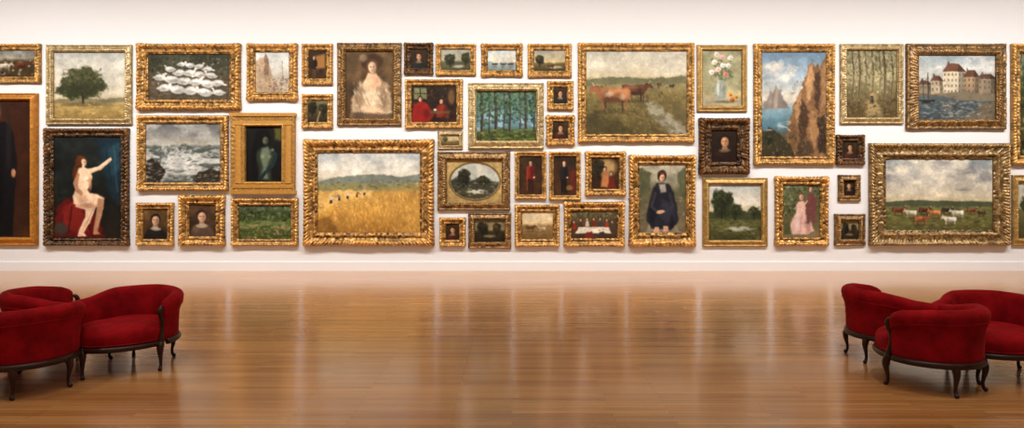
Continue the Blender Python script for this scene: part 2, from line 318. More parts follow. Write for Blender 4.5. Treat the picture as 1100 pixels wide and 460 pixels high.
def p_city(p):
    p.grad([(56,(190,194,190)),(76,(204,200,186)),(84,(180,170,150)),(98,(160,146,120))]); p.poly([(274,66),(279,62),(284,62),(289,70),(292,80),(292,98),(274,98)],(172,148,118),1.2); p.poly([(283,61),(285,56),(288,64),(288,80),(283,80)],(140,110,90),1)
    p.dabs(70,(274,66,290,96),[(140,112,90),(200,184,160),(110,84,66)],(.4,.9),1.5,90,20,.5); p.dabs(100,(288,84,310,98),[(120,100,82),(196,186,166),(80,68,58),(140,66,54)],(.4,.9),1.4,0,40,.6)
    p.line([(303,84),(303,66)],.8,(110,100,90)); p.poly([(303,67),(307,80),(303,81)],(206,196,180),.8)
def p_sin(p):
    p.grad([(136,(22,22,19)),(195,(13,12,10))]); p.tex(8,.3); p.poly([(294,136),(302,136),(302,152),(295,149)],(84,80,34),3)
    p.poly([(272,166),(277,161),(284,158),(291,160),(296,165),(294,176),(290,182),(291,194),(277,194),(278,182),(275,174)],(46,54,42),3,a=.9); p.poly([(281,158),(287,157),(290,163),(289,172),(286,180),(287,192),(280,192),(282,180),(279,168)],(112,124,98),2.5,a=.8)
    p.ell(282,168,2.2,2,(136,144,114),.9,a=.7); p.ell(289,168,1.8,1.8,(128,136,108),.9,a=.6); p.ell(282,148,8,10,(9,9,8),.4); p.line([(275,150),(272,166),(274,194)],5,(9,10,10)); p.ell(284.5,151,2.8,4,(100,104,78),.6); p.ell(286,152,1.6,3.4,(50,52,40),.9,a=.7); p.ell(283.6,150.2,.7,.4,(20,20,16),.8); p.ell(286,150.2,.7,.4,(20,20,16),.8)
    p.line([(291,158),(296,166),(293,178),(284,186),(278,194)],3.6,(16,30,34),.95); p.line([(292,160),(296,168),(292,179),(284,186)],.8,(60,80,80),.7); p.ell(292,161,1.6,1.4,(110,110,80),.6)
def p_green(p):
    p.grad([(220,(94,102,86)),(229,(54,66,34)),(238,(70,86,38)),(257,(60,72,30))]); p.dabs(240,(256,218,312,238),[(42,54,28),(76,92,50),(30,38,20),(114,122,92)],(.5,1.5),1.3,0,90,.6)
    p.patch((256,238,312,246),5,(140,142,94),.45,.6,3); p.dabs(190,(256,242,312,257),[(92,110,46),(58,74,30),(156,140,122),(170,94,92)],(.4,.9),2,0,30,.6)
def p_darkfig(p):
    p.grad([(54,(50,36,20)),(84,(60,38,18))]); p.tex(4,.4); p.poly([(338,60),(348,58),(349,72),(340,74)],(150,106,52),3); p.stand(337,60,24,(40,26,16),(80,56,34))
def p_smalldark(p):
    p.grad([(108,(116,108,80)),(118,(84,74,44)),(131,(40,32,18))]); p.tree(335,115,5,7,(34,32,18),(66,60,32),30); p.tree(347,117,5,6,(40,38,20),(76,66,36),30); p.line([(340,131),(343,120)],2,(140,122,80))
def p_whitelady(p):
    p.grad([(55,(100,78,50)),(90,(88,66,42)),(127,(60,44,28))]); p.tex(14,.35)
    p.poly([(386,90),(394,82),(406,82),(415,90),(421,106),(419,128),(377,128),(377,106)],(176,150,118),3,wob=2)
    p.ell(386,104,5,14,(136,110,82),.9,a=.7); p.ell(412,104,4,14,(124,98,72),.9,a=.7); p.ell(397,104,7,10,(206,184,154),.9,a=.8)
    p.dabs(170,(380,88,418,126),[(206,186,156),(142,116,86),(112,90,62),(222,204,178)],(.35,.9),4,72,22,.42)
    p.poly([(395,78),(404,78),(409,89),(398,97),(390,89)],(218,176,140),1.5); p.ell(398,93,5,3,(196,154,120),.9,a=.7); p.ell(404,87,2.5,5,(170,126,94),.9,a=.6)
    p.ell(399,66,12,9,(66,46,30),.35,rot=-12,wob=.15); p.ell(390,62,5,4,(150,128,100),.7,a=.7,wob=.3); p.head(399.5,72,5.,6.8,(224,184,150),(92,62,38),-6,1.3)
    p.poly([(386,116),(396,113),(408,117),(414,121),(406,123),(394,120)],(206,166,132),1.4); p.poly([(378,120),(420,122),(422,128),(377,128)],(74,56,38),3,.8,2)
def p_wheat(p):
    p.grad([(163,(158,166,168)),(178,(188,188,178)),(190,(204,196,174)),(195,(140,140,118)),(204,(190,152,84)),(225,(198,150,70)),(252,(152,104,44))])
    p.patch((340,160,452,188),12,(210,206,192),.5,.7,2.4); p.poly([(338,196),(350,193),(364,190),(380,189),(396,187),(412,188),(430,190),(452,187),(452,204),(338,204)],(112,118,106),1.5,wob=1)
    p.poly([(338,199),(380,196),(420,198),(452,196),(452,206),(338,205)],(128,122,80),1.5,wob=2); p.dabs(110,(340,194,452,203),[(76,82,60),(140,132,90),(96,102,76),(170,150,96)],(.4,1.),2.4,0,10,.6)
    p.poly([(400,205),(452,201),(452,252),(430,252),(414,228)],(170,128,62),4,a=.7,wob=3)
    p.dabs(900,(340,206,452,250),[(214,168,84),(182,132,56),(146,100,38),(224,182,104),(166,120,48)],(.3,.85),3.4,78,14,.42)
    p.poly([(340,212),(362,205),(402,204),(398,209),(372,214),(356,222),(340,230)],(216,176,100),3,a=.65,wob=2); p.dabs(70,(340,206,398,222),[(228,192,120),(186,142,76)],(.4,.9),3,0,15,.5)
    for x,y,h,c,l in((355,219,9,(190,180,158),1.2),(364,216,8,(120,100,96),-1.),(373,214,8,(200,190,168),1.),(383,212,6.5,(130,76,62),.8),(391,210,6,(180,170,150),-.6)): p.reaper(x,y,h,c,l)
    for x,y in((345,222),(349,226),(362,222)): p.ell(x,y,3,2.2,(186,140,68),.5); p.ell(x-.6,y-.6,1.8,1.,(222,184,112),.7)
    p.poly([(340,236),(354,232),(364,252),(340,252)],(118,80,34),3,wob=3,a=.6)
def p_smallport(p,):
    x0,y0,x1,y1=p.b; cx=(x0+x1)/2; h=y1-y0; k=p.seed%3
    p.grad([(y0,(60,42,24)),(y1,(34,22,12))]); p.tex(4,.4); p.bust(cx,y0+h*.38,min(h*.165,(x1-x0)*.2),(196,146,104),(36,22,14),((40,22,16),(30,28,26),(60,26,18))[k],(120,104,80))
def p_land17(p):
    p.grad([(53,(160,162,150)),(64,(170,162,136)),(67,(88,88,62)),(75,(74,68,40))]); p.tree(483,63,6,6,(54,56,34),(80,80,50),40); p.tree(500,62,5,6,(60,60,36),(86,82,52),40); p.ell(492,71,6,1.6,(160,158,140),.5); p.tex(4,.12)
def p_boats(p):
    p.grad([(54,(178,186,184)),(66,(196,194,180)),(67,(138,152,152)),(75,(120,134,132))]); p.tex(4,.1)
    for x,h in((531,10),(540,8),(548,11)): p.poly([(x,67-h),(x+3.5,66),(x-1,67)],(190,176,148),1); p.poly([(x-2.5,67.5),(x+4,67.5),(x+3,69.5),(x-2,69.5)],(76,60,46),.8); p.ell(x+.5,71.5,2.5,.8,(96,92,80),.8,a=.7)
def p_sunset(p):
    p.grad([(54,(144,142,132)),(66,(196,174,126)),(68,(104,92,56)),(76,(62,52,30))]); p.tree(580,64,4.5,5.5,(56,52,32),(84,74,46),30); p.ell(596,72,8,1.6,(170,154,112),.4); p.tex(4,.12); p.cow(592,71,6,(80,46,28))
def p_redroom(p):
    p.grad([(91,(38,30,20)),(131,(46,26,18))]); p.tex(5,.5); p.poly([(444,94),(458,94),(458,106),(444,106)],(116,120,84),1); p.line([(451,94),(451,106)],1,(40,30,20)); p.line([(444,100),(458,100)],.7,(40,30,20))
    p.poly([(445,112),(450,109),(456,110),(462,116),(466,124),(461,131),(442,131),(443,118)],(140,28,22),2,wob=1.5); p.poly([(471,112),(477,112),(481,119),(482,126),(468,126),(468,118)],(120,38,26),2,wob=1.5); p.head(474,109,2.,2.6,(200,152,114),(40,24,14)); p.ell(458,122,4,5,(84,14,12),.9,a=.7); p.ell(478,120,2,5,(70,18,14),.9,a=.7)
    p.poly([(460,119),(484,119),(482,122),(462,122)],(96,64,38),.8); p.line([(464,122),(463,130)],1,(70,44,26)); p.line([(480,122),(481,130)],1,(70,44,26)); p.ell(467,118,1.6,1.2,(200,190,164),.5); p.ell(485,104,3.6,8,(100,72,40),.6); p.dabs(50,(442,94,490,108),[(120,84,46),(56,36,22),(30,24,18)],(.4,1.),1.5,0,90,.5); p.head(451,106.5,2.2,2.8,(200,152,114),(50,30,18))
def p_forest(p):
    p.grad([(97,(92,118,106)),(120,(84,116,120)),(134,(96,130,146)),(142,(66,80,42)),(152,(62,66,32))]); p.patch((511,118,577,142),5,(152,180,196),.5,.7,2.5)
    p.dabs(300,(511,96,577,134),[(46,68,42),(70,94,56),(30,50,34)],(.6,1.7),1.5,0,90,.6)
    for x,w,b in((517,2.8,148),(525,1.4,144),(532,3.2,150),(541,1.4,143),(547,2.2,146),(558,1.4,143),(564,2.8,149),(573,1.6,144)): p.line([(x,97),(x+1,120),(x+.4,b)],w,(50,44,34)); p.line([(x+w*.3,100),(x+1+w*.3,b-3)],.7,(112,100,78),.6)
    p.dabs(400,(511,96,577,124),[(46,70,42),(74,100,58),(28,48,34),(106,130,96)],(.5,1.5),1.5,0,90,.55); p.dabs(240,(511,139,577,152),[(94,108,46),(58,74,32),(134,134,66),(42,50,26)],(.5,1.2),2.4,0,20,.6)
def p_tinyland(p):
    p.grad([(145,(170,162,134)),(150,(180,160,114)),(152,(110,92,56)),(156,(80,64,36))]); p.tex(3,.15); p.tree(478,149,2.6,2.6,(80,74,44),(110,100,60),10)
def p_oval(p):
    p.grad([(171,(184,156,100)),(219,(158,130,78))]); p.tex(3,.2)
    p.ell(510,195,28,21,(100,70,32),.05); p.ell(510,195,26.4,19.4,(168,170,156),.05)
    q=((p.X-510)/26)**2+((p.Y-195)/19)**2<1
    keep=p.C.copy(); p.ell(510,206,26,9,(68,64,44),.4); p.patch((486,176,536,196),6,(196,190,174),.5,.7,2)
    p.poly([(484,194),(496,188),(506,194),(518,190),(536,196),(536,204),(484,204)],(58,60,48),2,wob=2); p.tree(498,190,7,8,(42,42,28),(74,72,48),60); p.tree(520,194,6,5,(48,48,32),(78,76,50),30); p.ell(512,206,10,2.4,(186,182,162),.6); p.dabs(110,(486,196,534,212),[(56,50,34),(134,124,98),(86,82,58),(40,38,24)],(.4,1.1),2,0,20,.6)
    p.C=np.where(q[...,None],p.C,keep)
def p_stand1(p):
    p.grad([(168,(56,38,24)),(209,(62,42,26))]); p.tex(5,.35); p.poly([(562,196),(578,196),(580,209),(560,209)],(70,44,26),1); p.stand(570,173,34,(120,34,26),(50,24,18)); p.line([(567,180),(566,204)],1.4,(160,64,44),.6)
def p_stand2(p):
    p.grad([(168,(44,30,20)),(209,(66,42,24))]); p.tex(5,.35); p.stand(606,173,34,(34,28,26),(22,18,16)); p.poly([(612,184),(619,183),(619,206),(614,206)],(104,32,24),3,.8,2); p.ell(612,202,3.4,2.6,(130,94,50),.6)
def p_arch(p):
    p.grad([(170,(60,42,24)),(203,(44,28,16))]); p.tex(5,.4); p.ell(652,180,10,9,(166,134,84),.6); p.tree(643,180,6,9,(42,36,22),(70,58,34),40); p.poly([(647,186),(653,184),(657,200),(646,202)],(166,106,62),1.8,wob=1); p.head(650,182,1.8,2.4,(200,156,120),(50,30,18)); p.poly([(655,189),(659,189),(662,202),(653,202)],(96,32,22),1.4,wob=1); p.head(657,186.5,1.5,2,(196,150,116),(40,24,16))
def p_darkland(p):
    x0,y0,x1,y1=p.b; h=y1-y0; w=x1-x0
    p.grad([(y0,(122,118,92)),(y0+h*.45,(140,120,80)),(y0+h*.55,(56,46,26)),(y1,(38,30,16))]); p.tree(x0+w*.28,y0+h*.4,w*.17,h*.28,(40,36,22),(66,56,32),30); p.tree(x0+w*.74,y0+h*.42,w*.15,h*.22,(46,40,24),(74,64,36),30); p.ell(x0+w*.5,y0+h*.75,w*.2,h*.06,(120,108,78),.6); p.tex(4,.2)
def p_beige(p):
    p.grad([(228,(184,170,138)),(240,(196,174,132)),(243,(138,110,68)),(257,(108,82,46))]); p.tex(4,.1); p.cow(570,245,8,(90,54,32)); p.cow(583,246,7,(176,158,130),-1); p.dabs(60,(561,240,594,254),[(90,68,40),(144,116,74)],(.4,1.),2.5,0,15,.4)
def p_party(p):
    p.grad([(226,(92,84,56)),(240,(76,58,38)),(257,(68,44,30))]); p.dabs(110,(613,226,663,238),[(48,52,32),(104,100,66),(126,108,80)],(.5,1.4),1.4,0,90,.6); p.poly([(622,244),(654,244),(657,251),(618,251)],(206,198,178),1)
    for x,y,c in((617,243,(140,36,30)),(624,241,(60,42,38)),(631,240,(176,158,136)),(638,240,(112,36,30)),(645,240,(58,54,58)),(652,241,(150,52,42)),(658,243,(70,60,50))): p.poly([(x-1.2,y-2.6),(x+1.2,y-2.6),(x+2.2,y+3.4),(x-2.2,y+3.4)],c,.8); p.head(x,y-4.4,1.15,1.5,(202,156,122),(46,28,18))
    p.dabs(36,(622,244,654,249),[(170,90,60),(226,218,200),(120,94,64)],(.3,.6),1.4,0,90,.7); p.poly([(630,250),(636,249),(638,256),(628,256)],(110,34,28),1); p.poly([(644,250),(649,249),(652,256),(643,256)],(60,44,40),1)
def p_bigcows(p):
    p.grad([(54,(166,164,150)),(70,(186,178,156)),(82,(194,180,148)),(87,(142,128,88)),(104,(112,98,58)),(146,(84,72,40))])
    p.patch((630,50,738,80),14,(202,194,174),.5,.6,2.6); p.poly([(628,86),(660,82),(700,84),(738,81),(738,90),(628,91)],(108,104,74),1.5,wob=2)
    p.dabs(620,(630,90,738,144),[(128,112,64),(98,84,46),(76,64,36),(148,130,84),(112,102,58)],(.4,1.3),2,30,50,.5)
    p.poly([(690,106),(700,110),(712,116),(722,126),(738,136),(738,144),(720,144),(708,132),(696,120)],(152,148,134),3,a=.7,wob=4); p.patch((692,108,738,144),6,(96,86,56),.5,.7,1.5)
    p.poly([(636,120),(664,128),(686,144),(630,144),(630,126)],(58,52,30),4,a=.6,wob=6)
    p.cow(682,97,26,(92,58,38),1); p.cow(660,103,36,(136,88,56),-1); p.ell(654,101,5,2.4,(196,178,148),.8,a=.6,wob=.5); p.ell(669,104,3,3,(190,172,142),.8,a=.5,wob=.5)
    p.dabs(90,(640,114,700,124),[(110,98,56),(84,74,40),(134,120,72)],(.4,1.1),1.6,70,30,.6)
    p.cow(722,92,5,(60,46,34)); p.cow(708,90,4,(90,60,40),-1)
def p_shepherdess(p):
    p.grad([(176,(166,158,136)),(194,(138,132,110)),(208,(96,90,64)),(252,(106,94,70))]); p.tex(8,.2); p.poly([(687,180),(700,186),(698,206),(687,212)],(80,80,54),2,wob=3); p.poly([(728,184),(738,180),(738,214),(730,210)],(84,86,60),2,wob=2)
    p.poly([(700,236),(724,234),(732,252),(692,252)],(134,120,94),2,wob=2); p.dabs(90,(687,212,737,250),[(114,102,74),(78,72,50),(146,130,100)],(.5,1.2),2,0,30,.5)
    p.poly([(706,197),(718,197),(724,206),(728,222),(729,238),(721,247),(702,246),(694,238),(697,218),(701,204)],(34,34,42),2,wob=1); p.poly([(712,214),(724,220),(726,236),(716,240),(708,232)],(48,48,60),3,a=.8); p.ell(701,232,3,10,(20,20,26),.9,a=.8); p.ell(722,238,2,7,(20,20,26),.9,a=.7)
    p.poly([(708,198),(715,198),(716,206),(710,207)],(166,156,140),1.5,.9); p.line([(704,208),(700,222),(707,228)],3,(58,56,64),.9); p.line([(720,208),(723,222),(714,228)],3,(52,50,58),.9)
    p.ell(711.5,189,5,6.2,(34,24,20),.3); p.head(711.5,191,3.2,4.4,(208,160,126),(40,28,22),8,1.15); p.ell(711.5,186,4.2,1.4,(104,50,40),.8,a=.7)
    p.ell(710,228,4.4,2,(206,158,126),.45,rot=-10); p.poly([(704,244),(708,244),(709,250),(702,250)],(194,148,116),1); p.poly([(713,243),(718,243),(719,249),(713,249)],(194,148,116),1)
def p_flowers(p):
    p.grad([(54,(142,140,108)),(96,(152,146,110)),(100,(164,152,112)),(115,(132,116,80))]); p.tex(9,.15); p.poly([(755,103),(798,99),(798,115),(755,115)],(178,166,136),3,a=.7,wob=1)
    p.poly([(771,84),(778,84),(779,89),(782,95),(781,102),(778,107),(772,107),(769,102),(768,95),(771,89)],(150,156,142),1.2); p.ell(772,95,1.4,8,(196,198,184),.8); p.ell(779,97,2,8,(104,108,92),.9,a=.6); p.line([(775,85),(777,70)],1,(66,78,46)); p.line([(774,85),(768,68)],1,(66,78,46))
    p.dabs(70,(764,62,787,86),[(80,92,54),(102,110,70)],(.5,1.3),2.2,60,60,.7)
    for x,y,c in((768,66,(228,204,196)),(776,61,(212,152,150)),(783,70,(226,212,198)),(772,74,(226,188,182)),(780,79,(202,124,120)),(765,77,(222,204,194)),(777,70,(232,220,208)),(770,58,(212,196,182)),(785,62,(220,200,188))): p.ell(x,y,2.9,2.7,c,.5,wob=.3); p.ell(x+.6,y+.6,1.3,1.1,[v*.72 for v in c],.8); p.ell(x-.8,y-.8,.9,.8,[min(250,v*1.1) for v in c],.8)
    for x,y,c in((785,101,(206,142,60)),(791,104,(212,158,66)),(787,107,(186,104,48))): p.ell(x,y,2.7,2.5,c,.35); p.ell(x+.8,y+.9,1.4,1.2,[v*.6 for v in c],.8)
    p.ell(779,109,12,1.4,(96,84,58),.8,a=.7)
def p_ornport(p):
    p.grad([(138,(42,28,18)),(174,(26,16,10))]); p.bust(779,152,5.4,(190,138,96),(26,16,10),(36,20,14),(116,96,70))
def p_treeland(p):
    p.grad([(197,(158,166,164)),(214,(196,190,172)),(228,(186,176,142)),(231,(76,78,50)),(240,(94,94,52)),(260,(54,52,28))]); p.patch((762,195,820,222),8,(212,208,196),.5,.6,2)
    p.poly([(762,228),(790,226),(819,229),(819,236),(762,236)],(58,64,40),2,wob=2); p.tree(776,219,12,14,(48,54,32),(78,84,48),150); p.tree(790,226,8,8,(52,58,34),(80,86,52),60); p.tree(811,228,7,6,(60,64,40),(86,90,56),40)
    p.ell(796,246,14,2.4,(160,160,144),.6,wob=.3); p.dabs(190,(762,236,819,258),[(86,90,46),(54,54,30),(114,108,62)],(.4,1.1),2.4,0,20,.55)
def p_cliffs(p):
    p.grad([(56,(104,130,152)),(84,(150,164,170)),(108,(196,186,168)),(118,(116,144,152)),(136,(74,108,120)),(150,(86,72,48)),(168,(74,58,36))]); p.patch((819,54,866,108),12,(214,206,190),.47,.85,1.6,.2); p.patch((819,54,888,90),9,(128,140,148),.55,.5,1.6,.2)
    p.poly([(821,112),(826,104),(828,97),(831,99),(834,91),(837,98),(839,96),(842,106),(849,116),(820,118)],(124,114,106),1.5,wob=1.5); p.poly([(834,91),(837,98),(836,116),(832,116)],(158,142,124),1.5,.8)
    p.poly([(846,140),(848,128),(852,120),(853,110),(857,106),(859,98),(863,95),(864,84),(868,79),(869,72),(873,66),(877,71),(880,68),(882,74),(885,64),(888,60),(888,168),(850,168)],(128,92,60),1.3,wob=2)
    for q,c,a in(([(866,86),(870,74),(873,67),(876,84),(873,100),(868,112)],(188,146,102),.85),([(854,116),(860,99),(863,112),(860,126),(856,134)],(176,136,94),.8),([(862,106),(868,114),(869,134),(865,156),(860,156),(858,134)],(62,44,32),.9),([(876,80),(882,76),(882,100),(880,124),(876,112)],(70,50,36),.9),([(882,78),(888,66),(888,110),(883,116)],(158,118,80),.7),([(870,118),(878,124),(880,140),(876,160),(871,150)],(164,122,80),.8),([(848,136),(854,132),(857,146),(854,160),(850,156)],(104,76,48),.9),([(880,128),(888,122),(888,166),(880,164)],(50,38,28),.9),([(858,150),(868,150),(876,162),(870,168),(856,168)],(76,58,40),.9)): p.poly(q,c,2,a,2.5)
    p.poly([(819,142),(826,137),(834,140),(842,146),(850,156),(856,168),(819,168)],(52,47,30),2,wob=3); p.ell(828,106,2,9,(146,134,122),.9,a=.5); p.patch((824,126,850,140),4,(196,206,202),.55,.6,3); p.line([(838,134),(846,137),(850,141)],1,(206,212,206),.7)
    p.dabs(300,(850,84,888,166),[(156,116,76),(100,74,46),(70,54,36),(176,138,98)],(.3,.8),2.2,80,30,.38); p.dabs(110,(819,144,868,168),[(54,54,30),(92,80,50),(38,36,22),(120,102,66)],(.5,1.2),1.5,0,90,.5); p.tree(826,148,5,5,(42,46,28),(68,68,42),40)
def p_couple(p):
    p.grad([(199,(94,98,68)),(225,(80,80,48)),(256,(114,100,70))]); p.dabs(220,(842,199,882,232),[(58,68,38),(104,110,68),(40,48,28),(148,148,110)],(.5,1.5),1.4,0,90,.6)
    p.poly([(858,217),(864,216),(867,224),(866,230),(872,240),(875,248),(868,252),(848,252),(849,242),(856,230),(856,222)],(206,166,152),1.6,wob=1); p.ell(869,242,2.4,9,(150,106,98),.9,a=.7); p.ell(857,240,2.4,9,(226,202,188),.9,a=.7); p.head(861.5,212,2.5,3.4,(210,164,134),(110,68,40),-12); p.line([(863,228),(860,250)],.8,(160,116,108),.6); p.line([(866,230),(866,250)],.8,(160,116,108),.6)
    p.poly([(868,208),(875,208),(879,216),(877,226),(878,240),(874,240),(872,228),(870,240),(867,240),(867,222)],(110,64,60),1.4,wob=.6); p.head(871.5,203.5,2.3,3,(200,154,122),(54,36,26),10); p.line([(857,220),(862,223),(868,216)],1.5,(210,164,134)); p.poly([(843,242),(848,238),(852,252),(843,252)],(70,76,42),1.5,.9,2)
def p_birch(p):
    p.grad([(54,(142,138,112)),(84,(158,146,108)),(100,(110,98,62)),(126,(82,66,40))]); p.dabs(520,(910,54,964,100),[(112,104,66),(150,140,98),(82,74,48),(182,172,138)],(.5,1.5),1.3,0,90,.55)
    for x,b,w in((917,108,1.4),(924,112,2.2),(931,104,1.),(938,110,1.4),(946,106,1.),(951,116,2.4),(959,110,1.6)): p.line([(x,b),(x+1.5,80),(x-1,54)],w,(78,66,48)); p.line([(x+.5,b-4),(x+2,80)],.6,(190,180,150),.6); p.line([(x+1,74),(x+5,60)],.7,(80,68,48),.8)
    p.dabs(220,(910,54,964,82),[(124,116,76),(166,156,114),(92,86,56)],(.5,1.3),1.3,0,90,.5)
    p.poly([(930,126),(936,100),(941,100),(950,126)],(162,140,98),3,wob=3,a=.7); p.poly([(936,103),(939,103),(940,111),(935,111)],(54,46,52),1); p.ell(937.5,101.5,1.1,1.3,(180,140,110),.5); p.dabs(160,(910,104,964,126),[(88,72,42),(128,106,64),(62,52,30)],(.5,1.2),2.2,0,25,.55)
def p_harbor(p):
    p.grad([(58,(140,152,158)),(74,(178,182,178)),(88,(160,160,148)),(100,(86,96,98)),(130,(56,64,68))]); p.patch((987,56,1071,84),9,(202,198,188),.5,.75,2)
    p.poly([(987,103),(987,92),(996,88),(1010,90),(1071,84),(1071,102),(1040,104)],(104,92,76),1.5,wob=1)
    def house(x,y,w,h,c,rc,rh):
        p.poly([(x,y),(x+w,y),(x+w,y+h),(x,y+h)],c,.7); p.poly([(x+w*.7,y),(x+w,y),(x+w,y+h),(x+w*.7,y+h)],[v*.7 for v in c],.7)
        p.poly([(x-.8,y+.6),(x+rh*.6,y-rh),(x+w*.7,y-rh),(x+w+.8,y+.6)],rc,.7); p.poly([(x+w*.66,y+.6),(x+w*.7,y-rh),(x+w+.8,y+.6)],[v*.7 for v in rc],.7)
        p.poly([(x+w*.2,y-rh-2),(x+w*.2+1.6,y-rh-2),(x+w*.2+1.6,y-rh+1.6),(x+w*.2,y-rh+1.6)],(96,70,56),.6)
        n=max(2,int(w/4))
        for i in range(n):
            for j in range(int(h/6)): p.poly([(x+w*(i+.35)/n,y+2.5+j*6),(x+w*(i+.35)/n+1.1,y+2.5+j*6),(x+w*(i+.35)/n+1.1,y+5+j*6),(x+w*(i+.35)/n,y+5+j*6)],(72,66,62),.6)
    house(988,90,14,10,(136,122,100),(94,66,52),3.5); house(1052,84,19,16,(136,120,98),(88,66,52),5); house(1014,76,24,25,(196,182,154),(104,70,54),8); house(1036,82,17,20,(152,128,98),(94,62,46),7); house(1001,86,13,15,(166,150,122),(100,68,52),5)
    p.dabs(120,(988,80,1071,102),[(120,104,82),(160,146,120),(84,70,56)],(.3,.8),1.8,90,20,.35)
    p.poly([(1004,100),(1040,98),(1071,101),(1071,109),(1030,107)],(120,108,88),1.2,wob=1.); p.line([(998,106),(998,78)],.8,(50,40,32)); p.line([(993,106),(992,84)],.7,(50,40,32)); p.line([(998,82),(992,94)],.5,(50,40,32)); p.poly([(988,107),(1006,107),(1003,111),(991,111)],(40,34,32),.8); p.poly([(1016,112),(1030,112),(1028,115),(1018,115)],(64,48,38),.8)
    p.poly([(1036,130),(1044,120),(1054,112),(1071,109),(1071,130)],(104,92,74),1.5,wob=2); p.dabs(60,(1046,111,1071,129),[(130,116,94),(76,66,54)],(.4,.9),2.5,-30,20,.5)
    p.dabs(340,(987,109,1054,129),[(50,60,68),(100,110,110),(150,150,138),(74,84,86)],(.35,.85),3.4,0,10,.5); p.dabs(70,(1012,108,1036,126),[(176,166,142),(130,120,100)],(.4,.8),3,0,10,.5)
def p_cattlesky(p):
    p.grad([(170,(128,136,138)),(190,(166,162,154)),(208,(196,186,162)),(216,(184,170,136)),(219,(102,104,64)),(232,(102,100,54)),(250,(78,74,40))])
    p.patch((951,168,1067,212),15,(212,204,184),.48,.85,1.8,.2); p.patch((951,168,1067,205),12,(112,112,114),.54,.65,2.,.2); p.patch((951,180,1067,214),7,(224,214,190),.56,.6,2.2,.2); p.poly([(951,217),(990,215),(1067,217),(1067,222),(951,222)],(74,80,58),1.2,wob=1.)
    p.dabs(330,(951,222,1067,248),[(110,108,58),(84,82,44),(126,118,70),(64,64,36)],(.4,1.2),2.8,0,12,.55)
    for x,y,l,c,f in((966,226,12,(108,60,36),1),(980,229,12,(186,172,148),-1),(994,226,11,(82,46,30),1),(1006,229,12,(162,102,60),-1),(1018,226,10,(56,42,34),1),(1030,229,13,(192,180,160),-1),(1045,226,9,(112,66,42),1),(990,236,14,(138,80,48),1),(1022,236,13,(198,186,166),-1),(1055,229,8,(70,50,38),-1)): p.cow(x,y,l,c,f)
def p_edge1(p):
    p.grad([(56,(120,130,110)),(90,(60,72,40)),(130,(70,64,36)),(168,(50,44,24))]); p.dabs(300,(1096,56,1150,168),[(50,60,34),(96,104,60),(150,140,96),(36,36,22)],(1,2.6),1.5,0,90,.65)
    p.tree(1122,86,20,26,(50,58,34),(90,96,58),150)
def p_edge2(p):
    p.grad([(197,(176,176,164)),(222,(190,180,154)),(226,(100,100,60)),(256,(76,70,40))]); p.tree(1106,220,8,10,(60,64,38),(90,92,56),60); p.tex(6,.1)

# ------------------------------------------------------------ frames
ST={ # hi, lo, ornament amp, wavelength px, scallop px, profile
 'gold':((228,176,98),(66,38,13),.36,3.3,.25,'a'),
 'ornate':((224,170,92),(56,31,11),.44,4.0,.6,'a'),
 'smooth':((224,154,60),(126,70,19),.07,3.,0,'b'),
 'pale':((216,192,140),(112,86,46),.25,3.0,.12,'b'),
 'dark':((118,82,44),(12,9,6),.50,4.0,.4,'a'),
 'bronze':((172,132,78),(50,32,14),.36,3.4,.2,'b'),
 'olive':((182,148,94),(62,44,20),.38,3.6,.2,'c'),
 'flat':((216,166,86),(126,86,34),.1,5,0,'f'),
 'thin':((216,176,102),(96,67,27),.18,3.,0,'b')}
PR={'a':[(0,0),(0,.4),(.03,.66),(.09,.86),(.17,.98),(.25,1.),(.33,.9),(.40,.72),(.48,.55),(.56,.47),(.64,.45),(.70,.5),(.75,.62),(.80,.66),(.85,.58),(.89,.44),(.93,.40),(.97,.40),(1,.30),(1,.16)],
    'b':[(0,0),(0,.45),(.05,.62),(.12,.7),(.18,.66),(.22,.56),(.3,.56),(.42,.66),(.54,.78),(.64,.9),(.72,.98),(.78,1.),(.84,.92),(.88,.72),(.92,.6),(.96,.58),(1,.5),(1,.16)],
    'c':[(0,0),(0,.5),(.03,.74),(.08,.92),(.14,1.),(.2,.94),(.25,.76),(.31,.66),(.37,.62),(.43,.6),(.49,.6),(.55,.62),(.61,.66),(.66,.76),(.71,.82),(.76,.76),(.81,.56),(.86,.42),(.92,.4),(.97,.4),(1,.3),(1,.16)],
    'f':[(0,0),(0,.6),(.05,.75),(.12,.75),(.16,.6),(.3,.58),(.5,.58),(.7,.58),(.8,.6),(.85,.72),(.92,.72),(.96,.5),(1,.35),(1,.16)]}
def w(px,py,dep):
    k=(D-.05)/F
    return (px-550)*k, D-.003-dep, HC-(py-HOR)*k
